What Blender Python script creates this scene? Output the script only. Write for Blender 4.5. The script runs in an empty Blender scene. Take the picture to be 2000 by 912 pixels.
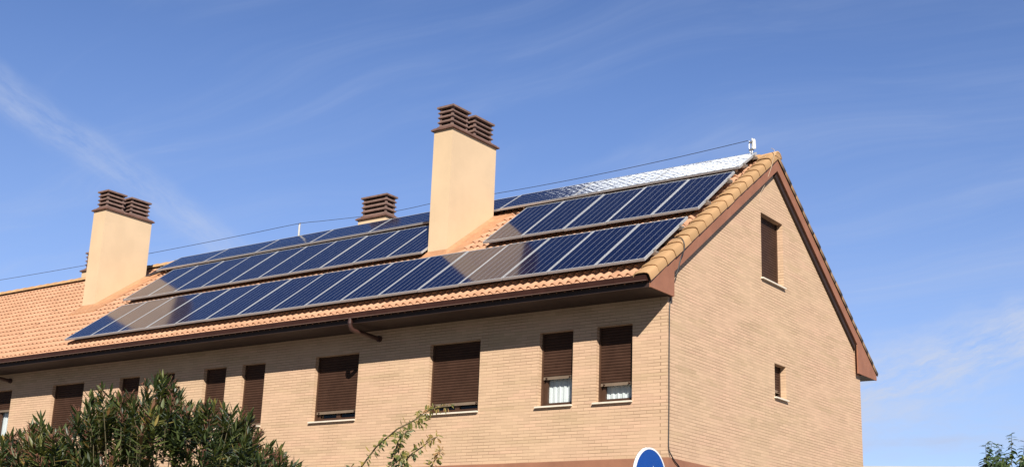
import bpy, math, random
import numpy as np
from mathutils import Vector, Matrix

random.seed(7)
rng = np.random.default_rng(7)
scene = bpy.context.scene
COL = scene.collection
R = math.radians

# ------------------------------------------------------------------ camera
CAM = Vector((10.57733, -18.83137, 1.71818))
RIGHT = Vector((0.80980, 0.58562, 0.03560)).normalized()
UP = Vector((0.13169, -0.24055, 0.96166)).normalized()
FWD = Vector((-0.57173, 0.77407, 0.27192)).normalized()
FPX = 2533.2                      # focal length in pixels of a 2000 px wide frame
cam_d = bpy.data.cameras.new('camera')
cam = bpy.data.objects.new('camera', cam_d)
COL.objects.link(cam)
cam.matrix_world = Matrix((
    (RIGHT.x, UP.x, -FWD.x, CAM.x),
    (RIGHT.y, UP.y, -FWD.y, CAM.y),
    (RIGHT.z, UP.z, -FWD.z, CAM.z),
    (0, 0, 0, 1)))
cam_d.sensor_width = 36.0
cam_d.lens = FPX * 36.0 / 2000.0
cam_d.clip_start = 0.1
cam_d.clip_end = 3000
scene.camera = cam


def ray(px, py):
    d = FWD * FPX + RIGHT * (px - 1000) + UP * (456 - py)
    return d.normalized()


def at(px, py, dist):
    return CAM + ray(px, py) * dist


# ------------------------------------------------------------------ light
SUN = Vector((0.674, -0.741, 0.636)).normalized()
world = bpy.data.worlds.new('World')
scene.world = world
world.use_nodes = True
SKY_STRENGTH = 0.066
SUN_STRENGTH = 4.9
sun_d = bpy.data.lights.new('sun', 'SUN')
sun_d.energy = SUN_STRENGTH
sun_d.angle = R(0.5)
sun_d.color = (1.0, 0.93, 0.82)
sun = bpy.data.objects.new('sun', sun_d)
COL.objects.link(sun)
sun.rotation_euler = SUN.to_track_quat('Z', 'Y').to_euler()
sun.location = (20, -30, 40)
scene.view_settings.view_transform = 'Standard'
scene.view_settings.look = 'None'
scene.view_settings.gamma = 1.0
scene.view_settings.use_curve_mapping = False
scene.view_settings.exposure = 0.55


class NT:
    """short helper for node trees"""
    def __init__(s, tree):
        s.t = tree; s.n = tree.nodes; s.l = tree.links

    def new(s, typ, **kw):
        n = s.n.new(typ)
        for k, v in kw.items():
            if k == 'inp':
                for i, val in v.items():
                    if hasattr(val, 'is_linked'):
                        s.l.new(val, n.inputs[i])
                    else:
                        n.inputs[i].default_value = val
            else:
                setattr(n, k, v)
        return n

    def math(s, op, a, b=None, c=None, clamp=False):
        i = {0: a}
        if b is not None: i[1] = b
        if c is not None: i[2] = c
        return s.new('ShaderNodeMath', operation=op, use_clamp=clamp, inp=i).outputs[0]

    def vmath(s, op, a, b=None, out=0):
        i = {0: a}
        if b is not None: i[1] = b
        return s.new('ShaderNodeVectorMath', operation=op, inp=i).outputs[out]

    def dot(s, a, b):
        return s.vmath('DOT_PRODUCT', a, b, out='Value')

    def smooth(s, x, lo, hi):
        n = s.new('ShaderNodeMapRange', interpolation_type='SMOOTHSTEP', inp={0: x, 1: lo, 2: hi, 3: 0.0, 4: 1.0})
        return n.outputs[0]

    def mix(s, f, a, b, mode='MIX'):
        n = s.new('ShaderNodeMix', data_type='RGBA', blend_type=mode)
        for sock, val in ((n.inputs[0], f), (n.inputs[6], a), (n.inputs[7], b)):
            if hasattr(val, 'is_linked'): s.l.new(val, sock)
            else: sock.default_value = val if not isinstance(val, tuple) or len(val) == 4 else (*val, 1)
        return n.outputs[2]

    def noise(s, vec, scale, detail=3, rough=0.55, dim='3D'):
        n = s.new('ShaderNodeTexNoise', noise_dimensions=dim, inp={'Scale': scale, 'Detail': detail, 'Roughness': rough})
        if vec is not None: s.l.new(vec, n.inputs['Vector'])
        return n.outputs[0]

    def mapping(s, vec, scale=(1, 1, 1), rot=(0, 0, 0), loc=(0, 0, 0)):
        n = s.new('ShaderNodeMapping', inp={1: loc, 2: rot, 3: scale})
        s.l.new(vec, n.inputs[0])
        return n.outputs[0]


w = NT(world.node_tree)
w.n.clear()
sky = w.new('ShaderNodeTexSky', sky_type='NISHITA', sun_disc=False, altitude=600, air_density=1.0,
            dust_density=0.15, ozone_density=2.2)
sky.sun_elevation = math.asin(SUN.z)
sky.sun_rotation = math.atan2(SUN.x, SUN.y)
tc = w.new('ShaderNodeTexCoord')
D = tc.outputs['Generated']
skyc = w.mix(1.0, sky.outputs[0], (1.02, 1.12, 1.46, 1), 'MULTIPLY')
sep = w.new('ShaderNodeSeparateXYZ', inp={0: D})
zc = w.math('MAXIMUM', sep.outputs[2], 0.02)
den = w.math('ADD', zc, 0.12)
comb = w.new('ShaderNodeCombineXYZ', inp={0: w.math('DIVIDE', sep.outputs[0], den), 1: w.math('DIVIDE', sep.outputs[1], den)})
P = comb.outputs[0]
# thin cirrus drawn out along one wind direction
wv = w.mapping(P, scale=(0.55, 2.4, 1), rot=(0, 0, R(-22)))
warp = w.new('ShaderNodeVectorMath', operation='MULTIPLY_ADD',
             inp={0: w.new('ShaderNodeTexNoise', inp={'Vector': P, 'Scale': 1.3, 'Detail': 2}).outputs[1], 1: (1.1, 1.1, 0), 2: wv}).outputs[0]
cir = w.smooth(w.noise(warp, 1.1, 6, 0.62), 0.43, 0.80)
fine = w.smooth(w.noise(w.mapping(warp, scale=(1, 2.2, 1)), 2.6, 6, 0.6), 0.35, 0.75)
cirrus = w.math('MULTIPLY', cir, w.math('MULTIPLY_ADD', fine, 0.55, 0.45))


def streak(a, b, width, gain, soft=0.5, fade=0.2):
    """a band of cirrus along the great circle through directions a and b"""
    a = Vector(a).normalized(); b = Vector(b).normalized()
    nrm = a.cross(b).normalized()
    c = (a + b).normalized()
    half = math.cos(a.angle(b) * 0.5 + fade)
    n1 = w.noise(w.mapping(D, scale=(1, 1, 1)), 7.0, 5, 0.6)
    dd = w.math('ADD', w.dot(D, tuple(nrm)), w.math('MULTIPLY_ADD', n1, width * 1.2, -width * 0.6))
    across = w.smooth(w.math('ABSOLUTE', dd), width, width * (1 - soft) * 0.2)
    along = w.smooth(w.dot(D, tuple(c)), half, math.cos(a.angle(b) * 0.35))
    tang = nrm.cross(c).normalized()
    fib = w.new('ShaderNodeCombineXYZ', inp={0: w.math('MULTIPLY', dd, 38.0), 1: w.math('MULTIPLY', w.dot(D, tuple(tang)), 9.0), 2: w.math('MULTIPLY', n1, 1.2)}).outputs[0]
    tex = w.math('MULTIPLY_ADD', w.noise(fib, 2.2, 8, 0.68), 2.4, -0.72, clamp=True)
    return w.math('MULTIPLY', w.math('MULTIPLY', across, along), w.math('MULTIPLY', tex, gain))


s1 = streak((-0.8105, 0.4766, 0.3407), (-0.745, 0.610, 0.262), 0.021, 0.55)
s2 = streak((-0.36, 0.918, 0.158), (-0.225, 0.953, 0.200), 0.046, 1.35, fade=0.14)
s3 = streak((-0.40, 0.91, 0.135), (-0.20, 0.97, 0.125), 0.030, 0.45, fade=0.15)
hz = w.smooth(sep.outputs[2], 0.42, 0.05)       # thin veil low over the horizon
deep = w.smooth(sep.outputs[2], 0.36, 0.74)          # the sky deepens towards the zenith
skyc = w.mix(deep, skyc, w.mix(1.0, skyc, (0.34, 0.46, 0.62, 1), 'MULTIPLY'))
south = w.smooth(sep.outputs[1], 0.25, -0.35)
skyc = w.mix(south, skyc, w.mix(1.0, skyc, (0.46, 0.44, 0.40, 1), 'MULTIPLY'))  # unseen southern sky dimmed to deepen the shade on the front wall
north = w.smooth(sep.outputs[1], -0.3, 0.5)
veil = w.math('MULTIPLY', w.math('MULTIPLY', hz, north), 0.34)
tot = w.math('ADD', w.math('MULTIPLY', cirrus, w.math('MULTIPLY', north, 0.42)), w.math('ADD', w.math('MULTIPLY', s1, 0.35), w.math('ADD', s3, veil)), clamp=True)
cloud_col = (5.3, 6.2, 8.4, 1)
mixed = w.mix(tot, skyc, cloud_col)
mixed = w.mix(w.math('MULTIPLY', w.math('ADD', w.math('MULTIPLY', s1, 0.65), s2, clamp=True), 0.85), mixed, (6.1, 6.8, 8.5, 1))
# a bright cloud standing above the frame; the top row of panels mirrors it
cc = Vector((math.cos(R(121)) * math.cos(R(36.5)), math.sin(R(121)) * math.cos(R(36.5)), math.sin(R(36.5))))
cn = w.math('MULTIPLY_ADD', w.noise(D, 14.0, 6, 0.65), 0.024, -0.012)
cm = w.smooth(w.math('ADD', w.dot(D, tuple(cc)), cn), math.cos(R(8.3)), math.cos(R(6.3)))
mixed = w.mix(cm, mixed, (46, 48, 51, 1))
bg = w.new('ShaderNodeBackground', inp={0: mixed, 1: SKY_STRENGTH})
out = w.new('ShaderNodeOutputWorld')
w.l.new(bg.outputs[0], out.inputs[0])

# ------------------------------------------------------------------ mesh helpers


class MB:
    def __init__(s):
        s.v = []; s.f = []; s.uv = []; s.mi = []; s.smooth = []

    def face(s, pts, uv=None, mi=0, smooth=False):
        i = len(s.v)
        s.v += [tuple(p) for p in pts]
        s.f.append(tuple(range(i, i + len(pts))))
        s.uv.append(uv if uv else [(0, 0)] * len(pts))
        s.mi.append(mi); s.smooth.append(smooth)

    def box(s, a, b, mi=0, bevel=0.0):
        (x0, y0, z0), (x1, y1, z1) = a, b
        x0, x1 = min(x0, x1), max(x0, x1); y0, y1 = min(y0, y1), max(y0, y1); z0, z1 = min(z0, z1), max(z0, z1)
        s.hexa([(x0, y0, z0), (x1, y0, z0), (x1, y1, z0), (x0, y1, z0), (x0, y0, z1), (x1, y0, z1), (x1, y1, z1), (x0, y1, z1)], mi)

    def hexa(s, p, mi=0):
        for q in ((3, 2, 1, 0), (4, 5, 6, 7), (0, 1, 5, 4), (1, 2, 6, 5), (2, 3, 7, 6), (3, 0, 4, 7)):
            pts = [p[i] for i in q]
            a = Vector(pts[0]); l1 = (Vector(pts[1]) - a).length; l2 = (Vector(pts[3]) - a).length
            s.face(pts, [(0, 0), (l1, 0), (l1, l2), (0, l2)], mi)

    def prism(s, poly, ax, a, b, mi=0):
        """polygon in the plane of the two other axes, swept along axis ax from a to b"""
        def pt(q, t):
            r = list(q); r.insert(ax, t); return tuple(r)
        n = len(poly)
        s.face([pt(q, a) for q in poly], [tuple(q) for q in poly], mi)
        s.face([pt(q, b) for q in reversed(poly)], [tuple(q) for q in reversed(poly)], mi)
        for i in range(n):
            q0, q1 = poly[i], poly[(i + 1) % n]
            L = math.dist(q0, q1)
            s.face([pt(q0, a), pt(q0, b), pt(q1, b), pt(q1, a)], [(a, 0), (b, 0), (b, L), (a, L)], mi)

    def grid(s, rows, mi=0, smooth=True, uvs=None):
        """rows of points; shared vertices"""
        i0 = len(s.v); m = len(rows[0])
        for r in rows: s.v += [tuple(p) for p in r]
        for a in range(len(rows) - 1):
            for b in range(m - 1):
                k = i0 + a * m + b
                s.f.append((k, k + 1, k + m + 1, k + m))
                if uvs: s.uv.append([uvs[a][b], uvs[a][b + 1], uvs[a + 1][b + 1], uvs[a + 1][b]])
                else: s.uv.append([(0, 0)] * 4)
                s.mi.append(mi); s.smooth.append(smooth)

    def tube(s, pts, rad, n=8, mi=0, caps=True):
        pts = [Vector(p) for p in pts]
        if not hasattr(rad, '__len__'): rad = [rad] * len(pts)
        rows = []; ref = None
        for i, p in enumerate(pts):
            d = (pts[min(i + 1, len(pts) - 1)] - pts[max(i - 1, 0)]).normalized()
            if ref is None:
                ref = Vector((0, 0, 1)) if abs(d.z) < 0.9 else Vector((1, 0, 0))
            u = d.cross(ref).normalized(); v = u.cross(d).normalized(); ref = v
            rows.append([p + (u * math.cos(t) + v * math.sin(t)) * rad[i] for t in [2 * math.pi * k / n for k in range(n + 1)]])
        s.grid(rows, mi)
        if caps:
            s.face(list(reversed(rows[0][:-1])), None, mi); s.face(rows[-1][:-1], None, mi)

    def build(s, name, mats, parent=None, weld=False, matrix=None):
        me = bpy.data.meshes.new(name)
        me.from_pydata(s.v, [], s.f)
        if not isinstance(mats, (list, tuple)): mats = [mats]
        for m in mats: me.materials.append(m)
        uvl = me.uv_layers.new(name='UVMap')
        uvl.data.foreach_set('uv', np.array([c for f in s.uv for p in f for c in p], dtype=np.float32))
        me.polygons.foreach_set('material_index', np.array(s.mi, dtype=np.int32))
        me.polygons.foreach_set('use_smooth', np.array(s.smooth, dtype=bool))
        me.update()
        o = bpy.data.objects.new(name, me)
        COL.objects.link(o)
        if parent: o.parent = parent
        if matrix: o.matrix_local = matrix
        return o


def empty(name, loc=(0, 0, 0), rot=(0, 0, 0)):
    o = bpy.data.objects.new(name, None)
    o.location = loc; o.rotation_euler = rot; o.empty_display_size = 0.3
    COL.objects.link(o)
    return o


def tag(o, label, cat, group=None, kind=None):
    o['label'] = label
    if cat: o['category'] = cat
    if group: o['group'] = group
    if kind: o['kind'] = kind
    return o


def copy_tree(o, parent=None):
    c = o.copy(); COL.objects.link(c)
    if parent: c.parent = parent
    for ch in list(o.children): copy_tree(ch, c)
    return c


# ------------------------------------------------------------------ materials


def mat(name):
    m = bpy.data.materials.new(name); m.use_nodes = True
    t = NT(m.node_tree); t.n.clear()
    o = t.new('ShaderNodeOutputMaterial')
    b = t.new('ShaderNodeBsdfPrincipled')
    t.l.new(b.outputs[0], o.inputs[0])
    return m, t, b


def setc(t, b, name, val):
    if hasattr(val, 'is_linked'): t.l.new(val, b.inputs[name])
    else: b.inputs[name].default_value = (*val, 1) if isinstance(val, tuple) and len(val) == 3 else val


def plain(name, col, rough=0.6, var=0.12, scale=6.0, metal=0.0, bump=0.0, bscale=60.0, spec=0.5, dirt=None):
    m, t, b = mat(name)
    co = t.new('ShaderNodeTexCoord').outputs['Object']
    n = t.noise(co, scale, 5, 0.6)
    f = t.smooth(n, 0.3, 0.7)
    c = t.mix(f, tuple(x * (1 - var) for x in col), tuple(min(1, x * (1 + var)) for x in col))
    if dirt:
        n2 = t.smooth(t.noise(t.mapping(co, scale=(1, 1, 0.25)), scale * 0.7, 6, 0.65), 0.55, 0.8)
        c = t.mix(t.math('MULTIPLY', n2, 0.6), c, dirt)
    setc(t, b, 'Base Color', c)
    setc(t, b, 'Roughness', rough); setc(t, b, 'Metallic', metal); setc(t, b, 'Specular IOR Level', spec)
    if bump:
        bp = t.new('ShaderNodeBump', inp={'Strength': bump, 'Distance': 0.01, 'Height': t.noise(co, bscale, 4, 0.6)})
        t.l.new(bp.outputs[0], b.inputs['Normal'])
    return m


def brick_material():
    m, t, b = mat('brick')
    uv = t.new('ShaderNodeUVMap', uv_map='UVMap').outputs[0]
    s = t.new('ShaderNodeSeparateXYZ', inp={0: uv})
    u, v = s.outputs[0], s.outputs[1]
    BW, BH = 0.252, 0.0565
    row = t.math('FLOOR', t.math('DIVIDE', v, BH))
    fv = t.math('FRACT', t.math('DIVIDE', v, BH))
    # irregular bond: each course has its own shift, near half a brick
    wn = t.new('ShaderNodeTexWhiteNoise', noise_dimensions='1D', inp={'W': row})
    half = t.math('MULTIPLY', t.math('MODULO', t.math('ABSOLUTE', row), 2.0), 0.5)
    uu = t.math('ADD', t.math('ADD', t.math('DIVIDE', u, BW), half), t.math('MULTIPLY', wn.outputs[0], 0.12))
    colm = t.math('FLOOR', uu)
    fu = t.math('FRACT', uu)
    cid = t.new('ShaderNodeCombineXYZ', inp={0: colm, 1: row})
    rnd = t.new('ShaderNodeTexWhiteNoise', noise_dimensions='2D', inp={'Vector': cid.outputs[0]})
    # joints
    jh = t.math('SUBTRACT', 1.0, t.smooth(t.math('MINIMUM', fv, t.math('SUBTRACT', 1.0, fv)), 0.05, 0.15))
    ju = t.math('SUBTRACT', 1.0, t.smooth(t.math('MINIMUM', fu, t.math('SUBTRACT', 1.0, fu)), 0.009, 0.024))
    # toothed corner: a plain return strip with a sharp joint on every other course (front wall only: u < 0)
    edge = t.math('LESS_THAN', t.math('ABSOLUTE', t.math('ADD', u, 0.135)), 0.007)
    alt = t.math('MODULO', t.math('ABSOLUTE', row), 2.0)
    tick = t.math('MULTIPLY', edge, alt)
    # batches of bricks that differ a little in colour, drawn out along the courses
    bat = t.new('ShaderNodeCombineXYZ', inp={0: t.math('MULTIPLY', colm, 0.16), 1: t.math('MULTIPLY', row, 0.22)})
    pat = t.noise(bat.outputs[0], 1.0, 4, 0.62)
    big = t.noise(t.mapping(uv, scale=(0.35, 0.55, 1)), 1.0, 3, 0.5)
    c = t.mix(t.smooth(big, 0.38, 0.62), (0.585, 0.396, 0.268), (0.578, 0.404, 0.266))
    c = t.mix(t.math('MULTIPLY', t.smooth(pat, 0.52, 0.68), 0.65), c, (0.480, 0.345, 0.212))
    c = t.mix(t.math('MULTIPLY', t.smooth(pat, 0.46, 0.36), 0.5), c, (0.620, 0.400, 0.280))
    bv = t.math('MULTIPLY_ADD', rnd.outputs[0], 0.12, 0.94)
    c = t.mix(1.0, c, t.new('ShaderNodeCombineColor', inp={0: bv, 1: bv, 2: bv}).outputs[0], 'MULTIPLY')
    spk = t.math('MULTIPLY_ADD', t.noise(uv, 70.0, 3, 0.7), 0.22, 0.89)
    c = t.mix(1.0, c, t.new('ShaderNodeCombineColor', inp={0: spk, 1: spk, 2: spk}).outputs[0], 'MULTIPLY')
    # joint strength comes and goes (flush pointing in places)
    js = t.smooth(t.noise(t.mapping(uv, scale=(0.9, 1.6, 1)), 1.2, 4, 0.6), 0.30, 0.66)
    jt = t.math('MAXIMUM', t.math('MULTIPLY', jh, t.math('MULTIPLY_ADD', js, 0.70, 0.25)), t.math('MULTIPLY', ju, t.math('MULTIPLY_ADD', js, 0.5, 0.15)))
    jt = t.math('MAXIMUM', jt, t.math('MULTIPLY', tick, 0.95))
    c = t.mix(jt, c, (0.285, 0.180, 0.115))
    # vertical weather streaks and run-off under the sills
    st = t.smooth(t.noise(t.mapping(uv, scale=(1.6, 0.12, 1)), 2.0, 4, 0.6), 0.52, 0.78)
    c = t.mix(t.math('MULTIPLY', st, 0.16), c, (0.40, 0.30, 0.19))
    setc(t, b, 'Base Color', c); setc(t, b, 'Roughness', 0.85); setc(t, b, 'Specular IOR Level', 0.25)
    hgt = t.math('SUBTRACT', t.math('MULTIPLY', rnd.outputs[0], 0.25), jt)
    bp = t.new('ShaderNodeBump', inp={'Strength': 0.35, 'Distance': 0.006, 'Height': hgt})
    t.l.new(bp.outputs[0], b.inputs['Normal'])
    return m


def tile_material(name, col_a, col_b, lichen=0.25):
    """UV: u counts tile columns, v counts courses"""
    m, t, b = mat(name)
    uv = t.new('ShaderNodeUVMap', uv_map='UVMap').outputs[0]
    s = t.new('ShaderNodeSeparateXYZ', inp={0: uv})
    cid = t.new('ShaderNodeCombineXYZ', inp={0: t.math('FLOOR', s.outputs[0]), 1: t.math('FLOOR', s.outputs[1])})
    rnd = t.new('ShaderNodeTexWhiteNoise', noise_dimensions='2D', inp={'Vector': cid.outputs[0]})
    c = t.mix(rnd.outputs[0], col_a, col_b)
    n = t.noise(t.mapping(uv, scale=(0.12, 0.25, 1)), 1.0, 4, 0.6)
    c = t.mix(t.math('MULTIPLY', t.smooth(n, 0.45, 0.7), 0.35), c, tuple(x * 0.82 for x in col_a))
    n2 = t.noise(t.mapping(uv, scale=(1.0, 2.0, 1)), 3.0, 6, 0.7)
    c = t.mix(t.math('MULTIPLY', t.smooth(n2, 0.55, 0.75), lichen), c, (0.30, 0.19, 0.11))
    setc(t, b, 'Base Color', c); setc(t, b, 'Roughness', 0.8); setc(t, b, 'Specular IOR Level', 0.3)
    bp = t.new('ShaderNodeBump', inp={'Strength': 0.25, 'Distance': 0.006, 'Height': t.noise(t.mapping(uv, scale=(1, 2, 1)), 14.0, 4, 0.6)})
    t.l.new(bp.outputs[0], b.inputs['Normal'])
    return m


def cell_material(name, nu, nv, ripple, rough, cellbump):
    """UV 0..1 over the laminate; nu x nv cells; lines run along v"""
    m, t, b = mat(name)
    uv = t.new('ShaderNodeUVMap', uv_map='UVMap').outputs[0]
    s = t.new('ShaderNodeSeparateXYZ', inp={0: uv})
    oi = t.new('ShaderNodeObjectInfo')
    cu = t.math('MULTIPLY', s.outputs[0], float(nu)); cv = t.math('MULTIPLY', s.outputs[1], float(nv))
    fu = t.math('FRACT', cu); fv = t.math('FRACT', cv)
    gu = t.math('MINIMUM', fu, t.math('SUBTRACT', 1.0, fu)); gv = t.math('MINIMUM', fv, t.math('SUBTRACT', 1.0, fv))
    gap_u = t.math('SUBTRACT', 1.0, t.smooth(gu, 0.014, 0.032))
    gap_v = t.math('SUBTRACT', 1.0, t.smooth(gv, 0.010, 0.022))
    # four bus bars in each cell
    bb = t.math('FRACT', t.math('MULTIPLY', fu, 4.0))
    bus = t.math('SUBTRACT', 1.0, t.smooth(t.math('ABSOLUTE', t.math('SUBTRACT', bb, 0.5)), 0.02, 0.05))
    cid = t.new('ShaderNodeCombineXYZ', inp={0: t.math('FLOOR', cu), 1: t.math('FLOOR', cv), 2: t.math('MULTIPLY', oi.outputs['Random'], 50.0)})
    rnd = t.new('ShaderNodeTexWhiteNoise', noise_dimensions='3D', inp={'Vector': cid.outputs[0]})
    vor = t.new('ShaderNodeTexVoronoi', feature='F1', inp={'Vector': t.mapping(uv, scale=(nu * 5.0, nv * 5.0, 1)), 'Scale': 1.0})
    cry = t.new('ShaderNodeSeparateColor', inp={0: vor.outputs['Color']}).outputs[0]
    k = t.math('MULTIPLY_ADD', cry, 0.35, t.math('MULTIPLY', rnd.outputs[0], 0.25))
    c = t.mix(k, (0.0020, 0.0050, 0.028), (0.0045, 0.0110, 0.055))
    gapm = t.math('MAXIMUM', t.math('MULTIPLY', gap_u, 0.66), t.math('MULTIPLY', gap_v, 0.04))
    c = t.mix(gapm, c, (0.40, 0.44, 0.52))
    dust = t.noise(t.new('ShaderNodeTexCoord').outputs['Object'], 3.0, 5, 0.65)
    c = t.mix(t.math('MULTIPLY', t.smooth(dust, 0.4, 0.8), 0.014), c, (0.45, 0.40, 0.33))
    setc(t, b, 'Base Color', c)
    setc(t, b, 'Roughness', rough); setc(t, b, 'IOR', 1.45); setc(t, b, 'Specular IOR Level', t.math('MULTIPLY', t.math('SUBTRACT', 1.0, t.math('MULTIPLY', gap_u, 0.9)), 0.40))
    # tempered glass is never quite flat: every cell is a slightly different little mirror
    cell = t.math('MULTIPLY', t.math('SUBTRACT', gu, 0.25), t.math('SUBTRACT', gv, 0.25))
    wav = t.noise(t.mapping(t.new('ShaderNodeTexCoord').outputs['Object'], scale=(1, 1, 1)), 7.0, 2, 0.5)
    bp = t.new('ShaderNodeBump', inp={'Strength': 1.0, 'Distance': ripple, 'Height': t.math('ADD', t.math('MULTIPLY', cell, cellbump), wav)})
    t.l.new(bp.outputs[0], b.inputs['Normal'])
    return m


def leaf_material(name, cols, rough=0.45, trans=0.25):
    """UV.x is a random value per leaf, UV.y runs along the blade"""
    m = bpy.data.materials.new(name); m.use_nodes = True
    t = NT(m.node_tree); t.n.clear()
    uv = t.new('ShaderNodeUVMap', uv_map='UVMap').outputs[0]
    s = t.new('ShaderNodeSeparateXYZ', inp={0: uv})
    cr = t.new('ShaderNodeValToRGB', inp={0: s.outputs[0]})
    el = cr.color_ramp.elements
    el[0].position = cols[0][0]; el[0].color = (*cols[0][1], 1)
    el[1].position = cols[-1][0]; el[1].color = (*cols[-1][1], 1)
    for p_, c_ in cols[1:-1]:
        e = el.new(p_); e.color = (*c_, 1)
    b = t.new('ShaderNodeBsdfPrincipled', inp={'Roughness': rough, 'Specular IOR Level': 0.5})
    t.l.new(cr.outputs[0], b.inputs['Base Color'])
    tr = t.new('ShaderNodeBsdfTranslucent')
    t.l.new(t.mix(0.5, cr.outputs[0], (0.22, 0.26, 0.03, 1)), tr.inputs[0])
    mx = t.new('ShaderNodeMixShader', inp={0: trans, 1: b.outputs[0], 2: tr.outputs[0]})
    o = t.new('ShaderNodeOutputMaterial'); t.l.new(mx.outputs[0], o.inputs[0])
    return m


M_brick = brick_material()
M_tile = tile_material('roof_tile', (0.460, 0.252, 0.152), (0.530, 0.302, 0.190), 0.18)
M_verge = tile_material('verge_tile', (0.385, 0.235, 0.118), (0.460, 0.280, 0.145), 0.45)
M_plaster = plain('cream_plaster', (0.630, 0.465, 0.300), 0.9, 0.045, 1.3, bump=0.3, bscale=40, dirt=(0.56, 0.41, 0.265))
M_mortar = plain('terracotta_render', (0.440, 0.225, 0.118), 0.9, 0.12, 5.0, bump=0.3, bscale=50)
M_slab = plain('brown_concrete', (0.150, 0.078, 0.060), 0.8, 0.22, 7.0, bump=0.3, bscale=70, dirt=(0.22, 0.16, 0.13))
M_louvre = plain('grey_brown_concrete', (0.190, 0.118, 0.098), 0.8, 0.22, 8.0, bump=0.3, bscale=70, dirt=(0.26, 0.20, 0.17))
M_dark = plain('dark_void', (0.012, 0.009, 0.008), 0.9, 0.1)
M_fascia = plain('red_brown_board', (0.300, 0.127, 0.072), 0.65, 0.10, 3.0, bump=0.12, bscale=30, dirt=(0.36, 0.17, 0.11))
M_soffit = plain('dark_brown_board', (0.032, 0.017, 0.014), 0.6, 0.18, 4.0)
M_gutter = plain('dark_brown_metal', (0.046, 0.020, 0.016), 0.45, 0.15, 5.0, spec=0.15)
M_bead = plain('gutter_bead', (0.17, 0.11, 0.09), 0.35, 0.1, 4.0)
M_pipe = plain('brown_metal_pipe', (0.055, 0.025, 0.020), 0.4, 0.15, 5.0)
M_shutter = plain('brown_shutter', (0.060, 0.031, 0.021), 0.5, 0.12, 5.0, spec=0.12)
M_shutter_bar = plain('shutter_bottom_bar', (0.190, 0.140, 0.100), 0.4, 0.1, 5.0)
M_frame = plain('brown_window_frame', (0.066, 0.032, 0.018), 0.45, 0.12, 6.0)
M_sill = plain('pale_stone_sill', (0.720, 0.640, 0.530), 0.7, 0.06, 9.0)
M_band = plain('brown_base_band', (0.300, 0.135, 0.080), 0.8, 0.14, 1.2, bump=0.2, bscale=30, dirt=(0.40, 0.20, 0.12))
M_curtain = plain('white_curtain', (0.74, 0.75, 0.77), 0.9, 0.05, 9.0)
M_alu = plain('aluminium_frame', (0.420, 0.432, 0.455), 0.42, 0.06, 12.0, metal=0.2)
M_rail = plain('aluminium_rail', (0.480, 0.470, 0.450), 0.42, 0.10, 12.0, metal=0.7)
M_cable = plain('black_cable', (0.018, 0.016, 0.016), 0.5, 0.1)
M_wire = plain('grey_blue_wire', (0.060, 0.075, 0.120), 0.5, 0.1)
M_thin = plain('pale_wire', (0.420, 0.330, 0.240), 0.6, 0.1)
M_white = plain('white_plastic', (0.780, 0.780, 0.760), 0.4, 0.04, 9.0)
M_greypost = plain('weathered_post', (0.50, 0.49, 0.47), 0.6, 0.1, 9.0)
M_steel = plain('galvanised_steel', (0.50, 0.51, 0.52), 0.4, 0.1, 20.0, metal=0.8)
M_ground = plain('paving', (0.085, 0.078, 0.070), 0.9, 0.15, 0.4, bump=0.2, bscale=20)
M_asphalt = plain('asphalt', (0.052, 0.052, 0.054), 0.9, 0.2, 1.5, bump=0.3, bscale=80)
M_kerb = plain('kerb_stone', (0.34, 0.33, 0.31), 0.85, 0.12, 3.0)
M_blue = plain('sign_blue', (0.002, 0.055, 0.300), 0.35, 0.03, 4.0)
M_signwhite = plain('sign_white', (0.80, 0.81, 0.82), 0.4, 0.03, 4.0)
M_pale = plain('pale_render', (0.480, 0.440, 0.400), 0.85, 0.06, 1.0)
M_bark = plain('bark', (0.135, 0.095, 0.060), 0.85, 0.25, 18.0, bump=0.4, bscale=60)
M_twig = plain('green_brown_twig', (0.085, 0.070, 0.032), 0.7, 0.25, 14.0)
M_pod = plain('dry_seed_pod', (0.150, 0.060, 0.036), 0.75, 0.35, 14.0)

g_m = bpy.data.materials.new('window_glass'); g_m.use_nodes = True
gt = NT(g_m.node_tree); gt.n.clear()
g_mix = gt.new('ShaderNodeMixShader')
gfac = gt.math('POWER', gt.new('ShaderNodeLayerWeight', inp={'Blend': 0.5}).outputs['Facing'], 4.0)
gt.l.new(gt.math('MULTIPLY_ADD', gfac, 0.9, 0.05), g_mix.inputs[0])
gt.l.new(gt.new('ShaderNodeBsdfTransparent', inp={0: (0.86, 0.9, 0.9, 1)}).outputs[0], g_mix.inputs[1])
gt.l.new(gt.new('ShaderNodeBsdfGlossy', inp={'Roughness': 0.02}).outputs[0], g_mix.inputs[2])
gt.l.new(g_mix.outputs[0], gt.new('ShaderNodeOutputMaterial').inputs[0])
M_glass = g_m

# ------------------------------------------------------------------ ground
gb = MB(); gb.face([(-900, -900, 0), (900, -900, 0), (900, 900, 0), (-900, 900, 0)])
tag(gb.build('ground', M_ground), 'pale paved ground around the house', None, kind='structure')
rb = MB(); rb.face([(13.5, -300, 0.004), (20.5, -300, 0.004), (20.5, 300, 0.004), (13.5, 300, 0.004)])
tag(rb.build('road', M_asphalt), 'grey asphalt road beside the gable end', None, kind='structure')
kb = MB(); kb.box((13.3, -300, -0.05), (13.5, 300, 0.13)); kb.box((20.5, -300, -0.05), (20.7, 300, 0.13))
tag(kb.build('kerb', M_kerb), 'pale kerb along the road', None, kind='structure')

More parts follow.
